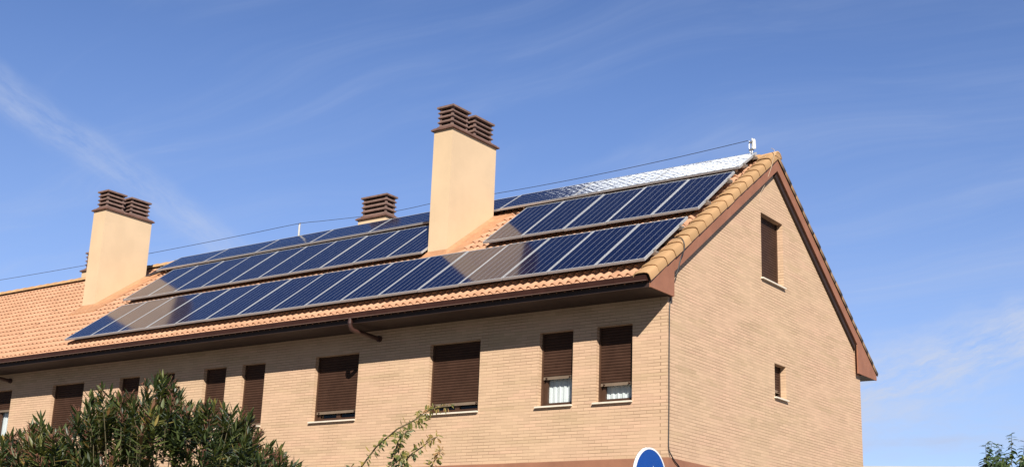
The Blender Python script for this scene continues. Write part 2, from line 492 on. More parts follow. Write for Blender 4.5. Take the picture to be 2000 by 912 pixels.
# ------------------------------------------------------------------ the house
DEP = 8.6187                  # depth of the gable wall
YR = DEP / 2                  # ridge
EAVE_Y, EAVE_Z = -0.7185, 6.9116
RIDGE_Z = 10.5184
SL = (RIDGE_Z - EAVE_Z) / (YR - EAVE_Y)
ANG = math.atan(SL)
CA, SA = math.cos(ANG), math.sin(ANG)
XL = -36.0                    # far end of the terrace


def rz(y):
    return EAVE_Z + SL * ((y if y <= YR else DEP - y) - EAVE_Y)


house = tag(empty('terraced_house', (0, 0, 0)), 'long beige brick house with a steep terracotta tiled roof and brown shuttered windows', 'house')

Z_TOP, Z_BOT = 6.3675, 5.045
FW = [(-1.4103, -0.6854), (-2.6225, -1.9013), (-5.1726, -3.9632), (-8.2031, -7.0057), (-10.3783, -9.6717),
      (-11.6001, -10.8765), (-13.2914, -12.5704), (-14.5054, -13.7873), (-17.0769, -15.8402), (-19.98, -18.7617),
      (-23.0, -21.8), (-24.9, -24.2), (-26.1, -25.4)]
GW = [(3.6936, 4.7042, 7.9194, 9.2396), (4.1953, 4.7183, 5.6701, 6.3222)]


def wall_with_holes(mb, conv, u0, u1, z0, ztop, holes, depth, uoff=0.0, flip=False):
    """conv(u, z, d) gives the point at depth d behind the face; ztop is a function of u"""
    us = sorted({u0, u1, *[h[0] for h in holes], *[h[1] for h in holes], *([YR] if u0 < YR < u1 and ztop(YR) != ztop(u0) else [])})
    for a, b_ in zip(us[:-1], us[1:]):
        mid = (a + b_) / 2
        hs = sorted([h for h in holes if h[0] <= mid <= h[1]], key=lambda h: h[2])
        z = z0
        segs = []
        for h in hs:
            segs.append((z, z, h[2], h[2])); z = h[3]
        segs.append((z, z, ztop(a), ztop(b_)))
        for za, zb_, zc_, zd_ in segs:
            pts = [(a, za), (b_, zb_), (b_, zd_), (a, zc_)]
            if flip: pts = pts[::-1]
            mb.face([conv(p[0], p[1], 0) for p in pts], [(p[0] + uoff, p[1]) for p in pts])
    for (a, b_, zl, zh) in holes:
        for (p, q) in (((a, zl), (a, zh)), ((a, zh), (b_, zh)), ((b_, zh), (b_, zl)), ((b_, zl), (a, zl))):
            vert = p[0] == q[0]
            pts = [conv(*p, 0), conv(*q, 0), conv(*q, depth), conv(*p, depth)]
            if vert: uvs = [(p[0], p[1]), (q[0], q[1]), (q[0] + depth, q[1]), (p[0] + depth, p[1])]
            else: uvs = [(p[0], p[1]), (q[0], q[1]), (q[0], q[1] + depth), (p[0], p[1] + depth)]
            if flip: pts = pts[::-1]; uvs = uvs[::-1]
            mb.face(pts, uvs)


Z_BAND = 4.062
wl = MB()
wall_with_holes(wl, lambda u, z, d: (u, d, z), XL, 0.0, Z_BAND, lambda u: 7.05, [(a, b_, Z_BOT, Z_TOP) for a, b_ in FW], 0.22)
wall_with_holes(wl, lambda u, z, d: (-d, u, z), 0.0, DEP, Z_BAND, lambda u: rz(u) - 0.10, GW, 0.24, uoff=0.126)
wl.face([(0, DEP, Z_BAND), (XL, DEP, Z_BAND), (XL, DEP, 7.2), (0, DEP, 7.2)], [(0, Z_BAND), (-XL, Z_BAND), (-XL, 7.2), (0, 7.2)])
wl.face([(XL, DEP, Z_BAND), (XL, 0, Z_BAND), (XL, 0, rz(0) - .1), (XL, YR, rz(YR) - .1), (XL, DEP, rz(DEP) - .1)],
        [(DEP, Z_BAND), (0, Z_BAND), (0, 7.1), (YR, 10.4), (DEP, 7.1)])
wl.build('wall', M_brick, house)
# smooth brown band and ground floor below it
bd = MB(); bd.prism([(0.03, -0.03), (0.03, DEP + 0.03), (XL, DEP + 0.03), (XL, -0.03)], 2, 3.62, Z_BAND)
bd.build('base_band', M_band, house)
lo = MB()
for (p, q) in (((XL, 0), (0, 0)), ((0, 0), (0, DEP)), ((0, DEP), (XL, DEP))):
    L = math.dist(p, q)
    lo.face([(*p, 0), (*q, 0), (*q, 3.62), (*p, 3.62)], [(0, 0), (L, 0), (L, 3.62), (0, 3.62)])
lo.build('lower_wall', M_brick, house)

# ---- roof: corrugated clay tiles, real relief
TP, EXPO = 0.172, 0.3345
LEN = (YR - EAVE_Y) / CA + 0.02
NC = int(math.ceil(LEN / EXPO))


def tiled_slope(mb, x0, x1, back=False, ns=8):
    ncol = int(round((x1 - x0) / TP))
    xs = np.linspace(x0, x0 + ncol * TP, ncol * ns + 1)
    ph = (np.arange(ncol * ns + 1) % ns) / ns
    prof = 0.058 * np.power(0.5 - 0.5 * np.cos(2 * np.pi * ph), 0.8)
    win = np.sin(np.pi * ph) ** 0.5
    col = np.minimum(np.arange(ncol * ns + 1) // ns, ncol - 1)
    rows = []; uvs = []
    for k in range(NC):
        jl = rng.normal(0, 0.0018, ncol)[col] * win
        js = rng.normal(0, 0.004, ncol)[col] * win
        s0 = max(k * EXPO - 0.028, -0.05); s1 = min((k + 1) * EXPO, LEN)
        h0 = -0.034 + 0.020 + prof * 1.42 + jl; h1 = -0.034 + prof
        lip = h0 - 0.017; low = h1 + 0.002
        for ss, hh, vv in ((s0 + js + 0.035, low, k + 0.02), (s0 + js + 0.004, lip, k + 0.02), (s0 + js, h0, k + 0.04), (np.full_like(xs, s1), h1, k + 0.98)):
            y = EAVE_Y - 0.03 + ss * CA - hh * SA; z = EAVE_Z - 0.03 * SL + ss * SA + hh * CA
            if back: y = DEP - y
            rows.append(np.stack([xs, y, z], -1)); uvs.append(np.stack([(xs - x0) / TP + 0.001, np.full_like(xs, vv)], -1))
    mb.grid(rows, 0, True, uvs)


rf = MB()
tiled_slope(rf, XL, -0.10)
tiled_slope(rf, XL, -0.10, back=True, ns=6)
roof = rf.build('roof', M_tile, house)
# under-board closes the roof from below
ub = MB()
for bk in (False, True):
    ya, yb = EAVE_Y + 0.02, YR
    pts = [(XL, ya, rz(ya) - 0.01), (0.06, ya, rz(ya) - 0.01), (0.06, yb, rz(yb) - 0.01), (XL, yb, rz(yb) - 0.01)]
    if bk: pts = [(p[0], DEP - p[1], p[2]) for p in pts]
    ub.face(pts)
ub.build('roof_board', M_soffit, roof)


def verge(mb, back):
    prof = [(-0.175, 0.045), (-0.168, 0.085), (-0.135, 0.118), (-0.06, 0.130), (0.03, 0.130), (0.085, 0.118), (0.112, 0.085), (0.117, 0.0), (0.117, -0.012)]
    n = 18; e = (LEN + 0.02) / n
    for k in range(n):
        s0 = k * e - 0.06; s1 = (k + 1) * e
        dx = rng.normal(0, 0.003); dh = rng.normal(0, 0.003)
        rows = []; uv = []
        q_ = 0.15 if back else 1.0
        for (ss, lift, grow, vv) in ((s0 + 0.06, 0.0, 0.0, .02), (s0, 0.014 * q_, 0.006 * q_, .03), (s0, 0.034 * q_, 0.016 * q_, .05), (s1, 0.002, 0.0, .98)):
            r_ = []; u_ = []
            for j, (x, h) in enumerate(prof):
                hh = h + lift * (1 if h > 0.05 else 0.35) + dh
                xx = x + dx + (grow if x > 0 else -grow) * (1 if abs(x) > 0.05 else 0)
                y = EAVE_Y - 0.02 + ss * CA - hh * SA; z = EAVE_Z - 0.02 * SL + ss * SA + hh * CA
                if back: y = DEP - y
                r_.append((xx, y, z)); u_.append((0.1 + 0.08 * j, k + vv + (50 if back else 0)))
            rows.append(r_); uv.append(u_)
        mb.grid(rows, 0, True, uv)
        if k == 0:     # closed lower end, a little set back
            lowp = [(x, EAVE_Y - 0.02 + (s0 + .03) * CA - h * SA, EAVE_Z - 0.02 * SL + (s0 + .03) * SA + h * CA) for x, h in prof]
            if back: lowp = [(p[0], DEP - p[1], p[2]) for p in lowp]
            mb.face(lowp, [(0.3, 90.5)] * len(lowp), 1)


vb = MB(); verge(vb, False); verge(vb, True)
vg = vb.build('verge_tiles', [M_verge, M_dark], roof)
# ridge capping, one overlapping half-round after another
rt = MB()
x = 0.13; k = 0
while x > XL:
    x2 = x - 0.40
    rows = []; uv = []
    for (xx, r0, vv) in ((x, 0.10, .02), (x, 0.128, .05), (x2 - 0.02, 0.108, .95)):
        r_ = []; u_ = []
        for j in range(11):
            a = math.pi * (j / 10)
            r_.append((xx, YR - math.cos(a) * r0 * 1.25, RIDGE_Z + 0.02 + math.sin(a) * r0)); u_.append((0.05 + 0.09 * j, k + vv))
        rows.append(r_); uv.append(u_)
    rt.grid(rows, 0, True, uv)
    if k == 0: rt.face([(0.125, p[1], p[2]) for p in rows[0]], [(0.3, 0.5)] * 11)
    x = x2; k += 1
rt.build('ridge_tiles', M_verge, roof)

# ---- boxed eaves, gable boards, gutters
XB = 0.10
for back in (False, True):
    def my(y): return DEP - y if back else y
    eb = MB()
    poly = [(my(-0.741), 6.768), (my(0.05), 6.768), (my(0.05), rz(0.05) - 0.018), (my(-0.741), rz(-0.741) - 0.018)]
    inner = my(0.05) if not back else my(0.33)
    eb.prism([(my(-0.741), 6.771), (my(0.0) + (0.002 if back else -0.002), 6.771), (my(0.0) + (0.002 if back else -0.002), 7.02), (my(-0.741), rz(-0.741) - 0.018)], 0, XB - 0.03, XL)
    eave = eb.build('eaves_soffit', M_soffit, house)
    ep = MB()
    yi = 0.05 if not back else 0.33
    ep.prism([(my(-0.748), 6.765), (my(yi), 6.765), (my(yi), rz(yi) - 0.02), (my(-0.748), rz(-0.748) - 0.02)], 0, XB - 0.028, XB)
    if not back:     # thickness of the plate where it turns in along the wall
        ep.box((0.004, 0.02, 6.765), (XB - 0.03, 0.05, rz(0.05) - 0.06))
    ep.build('end_plate', M_fascia, eave)
    fb = MB(); ib = MB()
    ya, yb = yi + 0.002, YR
    hgt = 0.262
    for d0, d1, x0_, x1_, nb in ((0.02, hgt, 0.055, XB - 0.004, fb), (0.03, hgt + (0.13 if back else 0.0), 0.002, 0.053, ib)):
        q = [(ya, rz(ya) - d1), (yb, rz(yb) - d1), (yb, rz(yb) - d0), (ya, rz(ya) - d0)]
        nb.prism([(my(a), b_) for a, b_ in q], 0, x0_, x1_)
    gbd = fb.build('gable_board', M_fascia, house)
    ib.build('shade_strip', M_soffit, gbd)  # added dark strip; on the back slope it stands in for the shaded underside
    gu = MB()
    prof = [(-0.745, 6.955), (-0.745, 6.872), (-0.760, 6.862), (-0.815, 6.862), (-0.832, 6.872), (-0.838, 6.930), (-0.845, 6.962), (-0.838, 6.968), (-0.828, 6.935), (-0.822, 6.882), (-0.760, 6.876), (-0.752, 6.955)]
    gu.prism([(my(a), b_) for a, b_ in prof], 0, 0.055, XL)
    gu.prism([(my(a), b_) for a, b_ in prof[:8]], 0, 0.050, 0.062)
    # bottom bead in a lighter colour than the gutter
    gu.tube([(0.06, my(-0.833), 6.866), (XL, my(-0.833), 6.866)], 0.006, 6, 1)
    for i in range(38):      # strap brackets and sleeve joints along the run
        xb_ = -0.55 - i * 0.92
        wd = 0.035 if i % 5 == 2 else 0.012
        gu.prism([(my(a - 0.004 if a < -0.8 else a), b_ - (0.004 if b_ < 6.88 else 0)) for a, b_ in prof[:7]] + [(my(-0.842), 6.970)], 0, xb_, xb_ - wd)
    gtr = gu.build('gutter', [M_gutter, M_bead], house)
    if not back:
        for dx, full in ((-6.56, True), (-18.95, True), (-30.0, True)):
            dp = MB()
            pts = [(dx, -0.80, 6.875), (dx, -0.80, 6.79), (dx + 0.0, -0.79, 6.72), (dx + 0.005, -0.75, 6.665), (dx + 0.015, -0.68, 6.640),
                   (dx + 0.05, -0.36, 6.62), (dx + 0.075, -0.12, 6.60), (dx + 0.08, -0.03, 6.595), (dx + 0.08, 0.03, 6.595)]
            dp.tube(pts, 0.043, 12)
            dp.tube([(dx, -0.80, 6.80), (dx, -0.80, 6.76)], 0.050, 12)
            dp.tube([(dx + 0.078, -0.045, 6.596), (dx + 0.08, 0.0, 6.595)], 0.062, 12)
            dp.build('drain_pipe', M_pipe, gtr)

# ---- windows


def slats(mb, conv, u0, u1, z0, z1, d):
    p = 0.052
    n = max(1, int(round((z1 - z0) / p))); p = (z1 - z0) / n
    prof = []
    for i in range(n):
        b_ = z0 + i * p
        prof += [(0.006, b_), (-0.001, b_ + p * 0.06), (-0.0065, b_ + p * 0.30), (-0.0075, b_ + p * 0.55), (-0.004, b_ + p * 0.84), (0.001, b_ + p * 0.95), (0.006, b_ + p * 0.965)]
    prof.append((0.006, z1))
    rows = [[conv(u0, z, d + dd) for dd, z in prof], [conv(u1, z, d + dd) for dd, z in prof]]
    mb.grid(rows, 0, False)


def window(conv, u0, u1, zl, zh, shut, pane=None, curtain=False, d=0.10, style='casement'):
    """conv(u, z, depth) -> point; shut = height of the shutter's lower edge"""
    def bx(mb, a, b_, z0, z1, d0, d1):
        mb.hexa([conv(a, z0, d0), conv(b_, z0, d0), conv(b_, z0, d1), conv(a, z0, d1), conv(a, z1, d0), conv(b_, z1, d0), conv(b_, z1, d1), conv(a, z1, d1)])
    fr = MB()
    g = 0.035
    bx(fr, u0 + 0.002, u0 + g, zl + 0.002, zh - 0.002, d - 0.012, d + 0.05)
    bx(fr, u1 - g, u1 - 0.002, zl + 0.002, zh - 0.002, d - 0.012, d + 0.05)
    bx(fr, u0 + 0.002, u1 - 0.002, zl + 0.002, zl + 0.032, d + 0.02, d + 0.11)
    s = 0.075
    for a, b_ in ((u0 + 0.006, u0 + 0.006 + s + 0.02), (u1 - 0.03 - s * 0.35, u1 - 0.006)):
        bx(fr, a, b_, zl + 0.03, zh - 0.003, d + 0.055, d + 0.108)
    bx(fr, u0 + 0.03, u1 - 0.01, zl + 0.033, zl + 0.075, d + 0.056, d + 0.106)
    if u1 - u0 > 1.0:
        m = (u0 + u1) / 2
        bx(fr, m - 0.05, m + 0.05, zl + 0.034, zh - 0.004, d + 0.05, d + 0.104)
    f = fr.build('window', M_frame, house)
    sb = MB()
    slats(sb, conv, u0 + 0.02, u1 - 0.02, shut + 0.055, zh, d + 0.012)
    bx(sb, u0 + 0.022, u1 - 0.022, shut, shut + 0.052, d + 0.004, d + 0.022)
    for v_ in sb.mi[-6:]: pass
    for i in range(1, 7): sb.mi[-i] = 1
    if shut - zl > 0.03:
        for a in (u0 + 0.11, u1 - 0.11):
            c = conv(a, shut + 0.026, d + 0.004); e = conv(a, shut + 0.026, d - 0.03)
            sb.tube([c, e], 0.014, 8)
    sb.build('shutter', [M_shutter, M_shutter_bar], f)
    sl = MB()
    o = 0.0
    sl.hexa([conv(u0 - 0.035, zl - 0.034, -0.05), conv(u1 + 0.02, zl - 0.034, -0.05), conv(u1 - 0.003, zl - 0.034, d), conv(u0 + 0.003, zl - 0.034, d),
             conv(u0 - 0.035, zl - 0.008, -0.05), conv(u1 + 0.02, zl - 0.008, -0.05), conv(u1 - 0.003, zl + 0.001, d), conv(u0 + 0.003, zl + 0.001, d)]) if False else None
    bx(sl, u0 - 0.045, u1 + 0.012, zl - 0.032, zl - 0.004, -0.055, -0.003)
    bx(sl, u0 + 0.003, u1 - 0.003, zl - 0.030, zl + 0.001, -0.004, d + 0.02)
    sl.build('sill', M_sill, f)
    pn = MB()
    pn.face([conv(u0 + 0.05, zl + 0.05, d + 0.08), conv(u1 - 0.02, zl + 0.05, d + 0.08), conv(u1 - 0.02, zh - 0.01, d + 0.08), conv(u0 + 0.05, zh - 0.01, d + 0.08)])
    pn.build('pane', M_glass, f)
    bk = MB()     # the dim room right behind
    bk.face([conv(u0, zl, 0.55), conv(u1, zl, 0.55), conv(u1, zh, 0.55), conv(u0, zh, 0.55)])
    for a, b_ in (((u0, zl), (u0, zh)), ((u1, zl), (u1, zh)), ((u0, zl), (u1, zl)), ((u0, zh), (u1, zh))):
        bk.face([conv(*a, 0.225), conv(*b_, 0.225), conv(*b_, 0.55), conv(*a, 0.55)])
    bk.build('room_recess', M_dark, f)
    if curtain:
        cu = MB()
        rows = []
        for z in (zl + 0.04, zl + 0.45, zh):
            r_ = []
            for i in range(61):
                t = i / 60
                r_.append(conv(u0 + (u1 - u0) * t, z, 0.240 + 0.009 * math.sin(t * 41) + 0.006 * math.sin(t * 97 + 1)))
            rows.append(r_)
        cu.grid(rows)
        cu.build('curtain', M_curtain, f)


cf = lambda u, z, d: (u, d, z)
SHUT = {0: 5.335, 1: 5.53, 2: 5.185, 3: 5.20, 9: 5.84}
for i, (a, b_) in enumerate(FW):
    window(cf, a, b_, Z_BOT, Z_TOP, SHUT.get(i, Z_BOT + 0.012), curtain=i in (0, 1, 9))
cg = lambda u, z, d: (-d, u, z)
window(cg, GW[0][0], GW[0][1], GW[0][2], GW[0][3], GW[0][2] + 0.012, d=0.13)
window(cg, GW[1][0], GW[1][1], GW[1][2], GW[1][3], 5.80, d=0.13)

# ---- chimneys


def vent_block(x0, x1, y0, y1, z0, z1, parent):
    mb = MB()
    n = 4; cap = 0.055
    h = (z1 - z0 - cap) / n
    mb.box((x0 + 0.075, y0 + 0.075, z0), (x1 - 0.075, y1 - 0.075, z1 - cap), 1)
    for cx_ in (x0 + 0.035, x1 - 0.085):
        for cy_ in (y0 + 0.035, y1 - 0.085):
            mb.box((cx_, cy_, z0), (cx_ + 0.05, cy_ + 0.05, z1 - cap - 0.002), 0)

    def frustum(zb, zt, ib, it):
        a = [(x0 + ib, y0 + ib, zb), (x1 - ib, y0 + ib, zb), (x1 - ib, y1 - ib, zb), (x0 + ib, y1 - ib, zb)]
        t = [(x0 + it, y0 + it, zt), (x1 - it, y0 + it, zt), (x1 - it, y1 - it, zt), (x0 + it, y1 - it, zt)]
        mb.hexa(a + t, 0)
    for i in range(n):
        zb = z0 + i * h + 0.002
        frustum(zb + h * 0.02, zb + h * 0.20, 0.004, 0.0)
        frustum(zb + h * 0.20, zb + h * 0.62, 0.0, 0.055)
    frustum(z1 - cap, z1 - 0.012, -0.018, -0.018)
    frustum(z1 - 0.012, z1, -0.018, 0.03)
    mb.build('vent_block', [M_louvre, M_dark], parent)


def chimney(x0, x1, y0, y1, zt, slab_z, blocks, block_top, skirt=True, back=False):
    mb = MB()
    base = lambda y: rz(y) - 0.15
    ym = [y0, y1]
    zb = [base(y) for y in ym]
    p = [(x0, y0, zb[0]), (x1, y0, zb[0]), (x1, y1, zb[1]), (x0, y1, zb[1]), (x0, y0, zt), (x1, y0, zt), (x1, y1, zt), (x0, y1, zt)]
    mb.hexa(p)
    c = mb.build('chimney', M_plaster, house)
    sb = MB(); o = 0.055
    def ring(za, zb_, oa, ob):
        sb.hexa([(x0 - oa, y0 - oa, za), (x1 + oa, y0 - oa, za), (x1 + oa, y1 + oa, za), (x0 - oa, y1 + oa, za),
                 (x0 - ob, y0 - ob, zb_), (x1 + ob, y0 - ob, zb_), (x1 + ob, y1 + ob, zb_), (x0 - ob, y1 + ob, zb_)])
    ring(zt, zt + 0.03, o, o); ring(zt + 0.03, zt + 0.075, o, 0.0)
    sb.build('slab', M_slab, c)
    for (bx0, bx1, by0, by1) in blocks:
        vent_block(bx0, bx1, by0, by1, zt + 0.076, block_top, c)
    if skirt:
        sk = MB()
        T = 0.040      # over the tile crests
        def up(y, h): return rz(y) + h
        xo, xi = x1 + 0.10, x1 + 0.004
        # sloped fillet round the foot
        ring_o = [(x0 - 0.09, y0 - 0.12), (x1 + 0.09, y0 - 0.12), (x1 + 0.09, y1 + 0.10), (x0 - 0.09, y1 + 0.10)]
        ring_i = [(x0 - 0.006, y0 - 0.006), (x1 + 0.006, y0 - 0.006), (x1 + 0.006, y1 + 0.006), (x0 - 0.006, y1 + 0.006)]
        for i in range(4):
            a, b_ = ring_o[i], ring_o[(i + 1) % 4]; c2, d2 = ring_i[(i + 1) % 4], ring_i[i]
            sk.face([(*a, up(a[1], T + 0.035)), (*b_, up(b_[1], T + 0.035)), (*c2, up(c2[1], T + 0.095)), (*d2, up(d2[1], T + 0.095))])
        # render sheet over the tiles on both sides and below
        oo = [(x0 - 0.16, y0 - 0.30), (x1 + 0.40, y0 - 0.30), (x1 + 0.40, min(y1 + 0.35, YR - 0.25)), (x0 - 0.16, min(y1 + 0.35, YR - 0.25))]
        for i in range(4):
            a, b_ = oo[i], oo[(i + 1) % 4]; c2, d2 = ring_o[(i + 1) % 4], ring_o[i]
            sk.face([(*a, up(a[1], T + 0.022)), (*b_, up(b_[1], T + 0.022)), (*c2, up(c2[1], T + 0.0352)), (*d2, up(d2[1], T + 0.0352))])
            sk.face([(*a, up(a[1], T - 0.06)), (*b_, up(b_[1], T - 0.06)), (*b_, up(b_[1], T + 0.022)), (*a, up(a[1], T + 0.022))])
        sk.build('foot_flashing', M_mortar, c)
    return c


chimney(-6.9087, -6.3835, 1.8161, 3.4061, 11.610, 11.61,
        [(-6.86, -6.425, 1.845, 2.455), (-6.86, -6.425, 2.645, 3.335)], 12.195)
c1 = chimney(-19.0766, -18.55, 1.930, 3.4864, 11.596, 11.596,
             [(-19.02, -18.60, 1.96, 2.575), (-19.02, -18.60, 2.76, 3.42)], 12.180)
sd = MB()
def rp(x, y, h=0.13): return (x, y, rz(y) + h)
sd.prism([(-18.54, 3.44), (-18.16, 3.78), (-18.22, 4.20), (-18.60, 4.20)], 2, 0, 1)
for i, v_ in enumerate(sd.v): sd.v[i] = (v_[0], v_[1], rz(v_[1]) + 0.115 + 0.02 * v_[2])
sd.build('dark_roof_patch', M_soffit, c1)  # added flat dark patch on the roof beside the left chimney
for xa, xb in ((-12.06, -11.10), (-23.72, -22.75)):
    chimney(xa, xb, 5.02, 5.50, 11.13, 11.13, [(xa + 0.045, xb - 0.045, 5.06, 5.47)], 11.77, skirt=False, back=True)

# ------------------------------------------------------------------ solar panels
M_cell = cell_material('solar_cells', 6, 12, 0.0004, 0.085, 0.0)
M_cell_l = cell_material('solar_cells_landscape', 6, 12, 0.0045, 0.05, 3.0)


def make_panel(Wd, Ld, cells, landscape):
    root = empty('solar_panel')
    fr = MB(); fw = 0.024; dp = 0.045
    x0, x1 = -Wd / 2, Wd / 2
    fr.box((x0, 0, -dp), (x1, fw, 0)); fr.box((x0, Ld - fw, -dp), (x1, Ld, 0))
    fr.box((x0, fw, -dp), (x0 + fw, Ld - fw, 0)); fr.box((x1 - fw, fw, -dp), (x1, Ld - fw, 0))
    fr.build('frame', M_alu, root)
    gl = MB()
    a, b_, c, d = (x0 + fw, fw), (x1 - fw, fw), (x1 - fw, Ld - fw), (x0 + fw, Ld - fw)
    e = 0.014
    if landscape: uv = [(e, 0 + e), (e, 1 - e), (1 - e, 1 - e), (1 - e, e)]
    else: uv = [(0, e), (1, e), (1, 1 - e), (0, 1 - e)]
    gl.face([(*p, -0.003) for p in (a, b_, c, d)], uv)
    gl.face([(*p, -0.036) for p in (d, c, b_, a)], uv, 1)  # back sheet dark instead of white, to deepen the shade under the rows
    gl.build('glass', [cells, M_soffit], root)
    return root


ORD = ['first', 'second', 'third', 'fourth', 'fifth', 'sixth', 'seventh', 'eighth', 'ninth', 'tenth', 'eleventh', 'twelfth', 'thirteenth', 'fourteenth', 'fifteenth', 'sixteenth']
T1, T2, T3 = 0.6408, 0.6443, 0.5940
protoP = make_panel(0.989, 1.909, M_cell, False)
protoL = make_panel(1.962, 0.983, M_cell_l, True)
used = set()


def place_row(proto, xr, n, pitch, y, z, tilt, labels, group):
    for k in range(n):
        o = proto if id(proto) not in used else copy_tree(proto)
        used.add(id(proto))
        o.location = (xr - pitch * (k + 0.5) + random.gauss(0, .001), y, z + random.gauss(0, .002))
        o.rotation_euler = (tilt + random.gauss(0, 0.002), random.gauss(0, 0.0015), 0)
        tag(o, labels[k], 'solar panel', group)


L1 = []
for k in range(16):
    look = 'dark blue solar panel'
    if k in (4, 5): look = 'brown reflecting solar panel'
    elif k in (3, 6): look = 'half brown, half blue solar panel'
    elif k in (13, 14): look = 'brown tinted solar panel'
    elif k > 8: look = 'bright blue solar panel'
    L1.append(f'{look} in the lowest row, {ORD[k]} from the gable end' if k < 8 else f'{look} in the lowest row, {ORD[15 - k]} from its far left end')
place_row(protoP, -0.2136, 16, 1.0031, -0.4204, 7.3648, T1, L1, 'solar panels in the lowest row')
L2 = [f'{"brown cornered panel" if k == 4 else "navy panel"} of the middle row right of the central chimney, {ORD[k]} from the gable' for k in range(5)]

place_row(protoP, -0.2714, 5, 1.0031, 1.6196, 8.8234, T2, L2, 'solar panels in the middle row right of the chimney')
L3 = [f'{"brown tinted panel" if k == 9 else "blue panel"} of the middle row between the chimneys, ' + (f'{ORD[k]} left of the central chimney' if k < 5 else f'{ORD[9 - k]} from the left chimney') for k in range(10)]
place_row(protoP, -6.9208, 10, 1.0031, 1.6196, 8.8234, T2, L3, 'solar panels in the middle row between the chimneys')
look = {0: 'glaring white sunlit solar panel', 1: 'glaring white solar panel', 2: 'rippled panel with white right end,'}
L4 = [f'{look.get(k, "blue solar panel")} lengthwise in the ridge row, {ORD[k]} from the gable end' for k in range(9)]
place_row(protoL, -0.332, 9, 1.9751, 3.4571, 10.1744, T3, L4, 'solar panels in the top row along the ridge')


def make_rails(x0, x1, y, z, tilt, fr, lab):
    for fpos, w_ in fr:
        o = empty('mounting_rail', ((x0 + x1) / 2, y + fpos * math.cos(tilt), z + fpos * math.sin(tilt)), (tilt, 0, 0))
        h = (x1 - x0) / 2 + 0.07
        mb = MB()
        mb.box((-h, -0.018, -0.092), (h, -0.004, -0.048)); mb.box((-h, 0.004, -0.092), (h, 0.018, -0.048)); mb.box((-h, -0.018, -0.096), (h, 0.018, -0.0925))
        mb.build('rail', M_rail, o)
        n = max(2, int((x1 - x0) / 1.6))
        hk = MB()
        for i in range(n):
            xx = -h + 0.25 + (2 * h - 0.5) * i / (n - 1)
            hk.box((xx - 0.015, -0.05, -0.16), (xx + 0.015, 0.03, -0.097))
        hk.build('roof_hooks', M_rail, o)
        cl = MB()
        for sx in (-1, 1):
            cl.box((sx * (h - 0.068), -0.02, -0.047), (sx * (h - 0.035), 0.02, 0.003))
        cl.build('end_clamps', M_rail, o)
        tag(o, f'aluminium mounting rail under {lab}, {w_} of the pair', 'mounting rail', 'aluminium rails carrying the solar panels')


make_rails(-0.2136 - 16 * 1.0031, -0.2136, -0.4204, 7.3648, T1, ((0.38, 'lower'), (1.52, 'upper')), 'the lowest panel row')
make_rails(-0.2714 - 5 * 1.0031, -0.2714, 1.6196, 8.8234, T2, ((0.38, 'lower'), (1.52, 'upper')), 'the five middle panels beside the gable')
make_rails(-6.9208 - 10 * 1.0031, -6.9208, 1.6196, 8.8234, T2, ((0.38, 'lower'), (1.52, 'upper')), 'the middle panels between the chimneys')
make_rails(-0.332 - 9 * 1.9751, -0.332, 3.4571, 10.1744, T3, ((0.22, 'lower'), (0.78, 'upper')), 'the ridge row of panels')

# ------------------------------------------------------------------ cables, antenna, posts


def cable(name, pts, r_, m, label, cat='cable', sub=6):
    P_ = [Vector(p) for p in pts]
    out_ = []
    for i in range(len(P_) - 1):
        p0, p1, p2, p3 = P_[max(i - 1, 0)], P_[i], P_[i + 1], P_[min(i + 2, len(P_) - 1)]
        for s_ in range(sub):
            t = s_ / sub
            out_.append(0.5 * ((2 * p1) + (p2 - p0) * t + (2 * p0 - 5 * p1 + 4 * p2 - p3) * t * t + (3 * p1 - p0 - 3 * p2 + p3) * t ** 3))
    out_.append(P_[-1])
    mb = MB(); mb.tube(out_, r_, 6)
    return tag(mb.build(name, m), label, cat)


def sag(a, b_, drop, n=14):
    a, b_ = Vector(a), Vector(b_)
    return [a.lerp(b_, i / n) - Vector((0, 0, drop * 4 * (i / n) * (1 - i / n))) for i in range(n + 1)]


wire = sag((-34.0, 4.40, 11.30), (-13.60, 4.40, 11.115), 0.12) + sag((-13.60, 4.40, 11.115), (-12.9, 5.80, 11.55), 0.0, 3)[1:] + \
    sag((-12.9, 5.80, 11.55), (-10.2, 5.70, 11.50), 0.03, 5)[1:] + sag((-10.2, 5.70, 11.50), (-0.60, 4.42, 11.065), 0.10)[1:]
cable('overhead_cable', wire, 0.007, M_wire, 'thin dark cable strung above the ridge from the antenna past the chimneys', sub=2)

pst = empty('ridge_post', (-13.61, 4.43, 10.66))
mb = MB(); mb.tube([(0, 0, -0.02), (0, 0, 0.40), (0.02, 0, 0.46)], [0.028, 0.026, 0.016], 10); mb.build('post', M_greypost, pst)
mb = MB(); mb.tube([(-0.03, 0, 0.44), (0.05, -0.02, 0.47)], 0.012, 8); mb.build('cable_hook', M_steel, pst)
tag(pst, 'short white post on the ridge holding up the overhead cable', 'post')

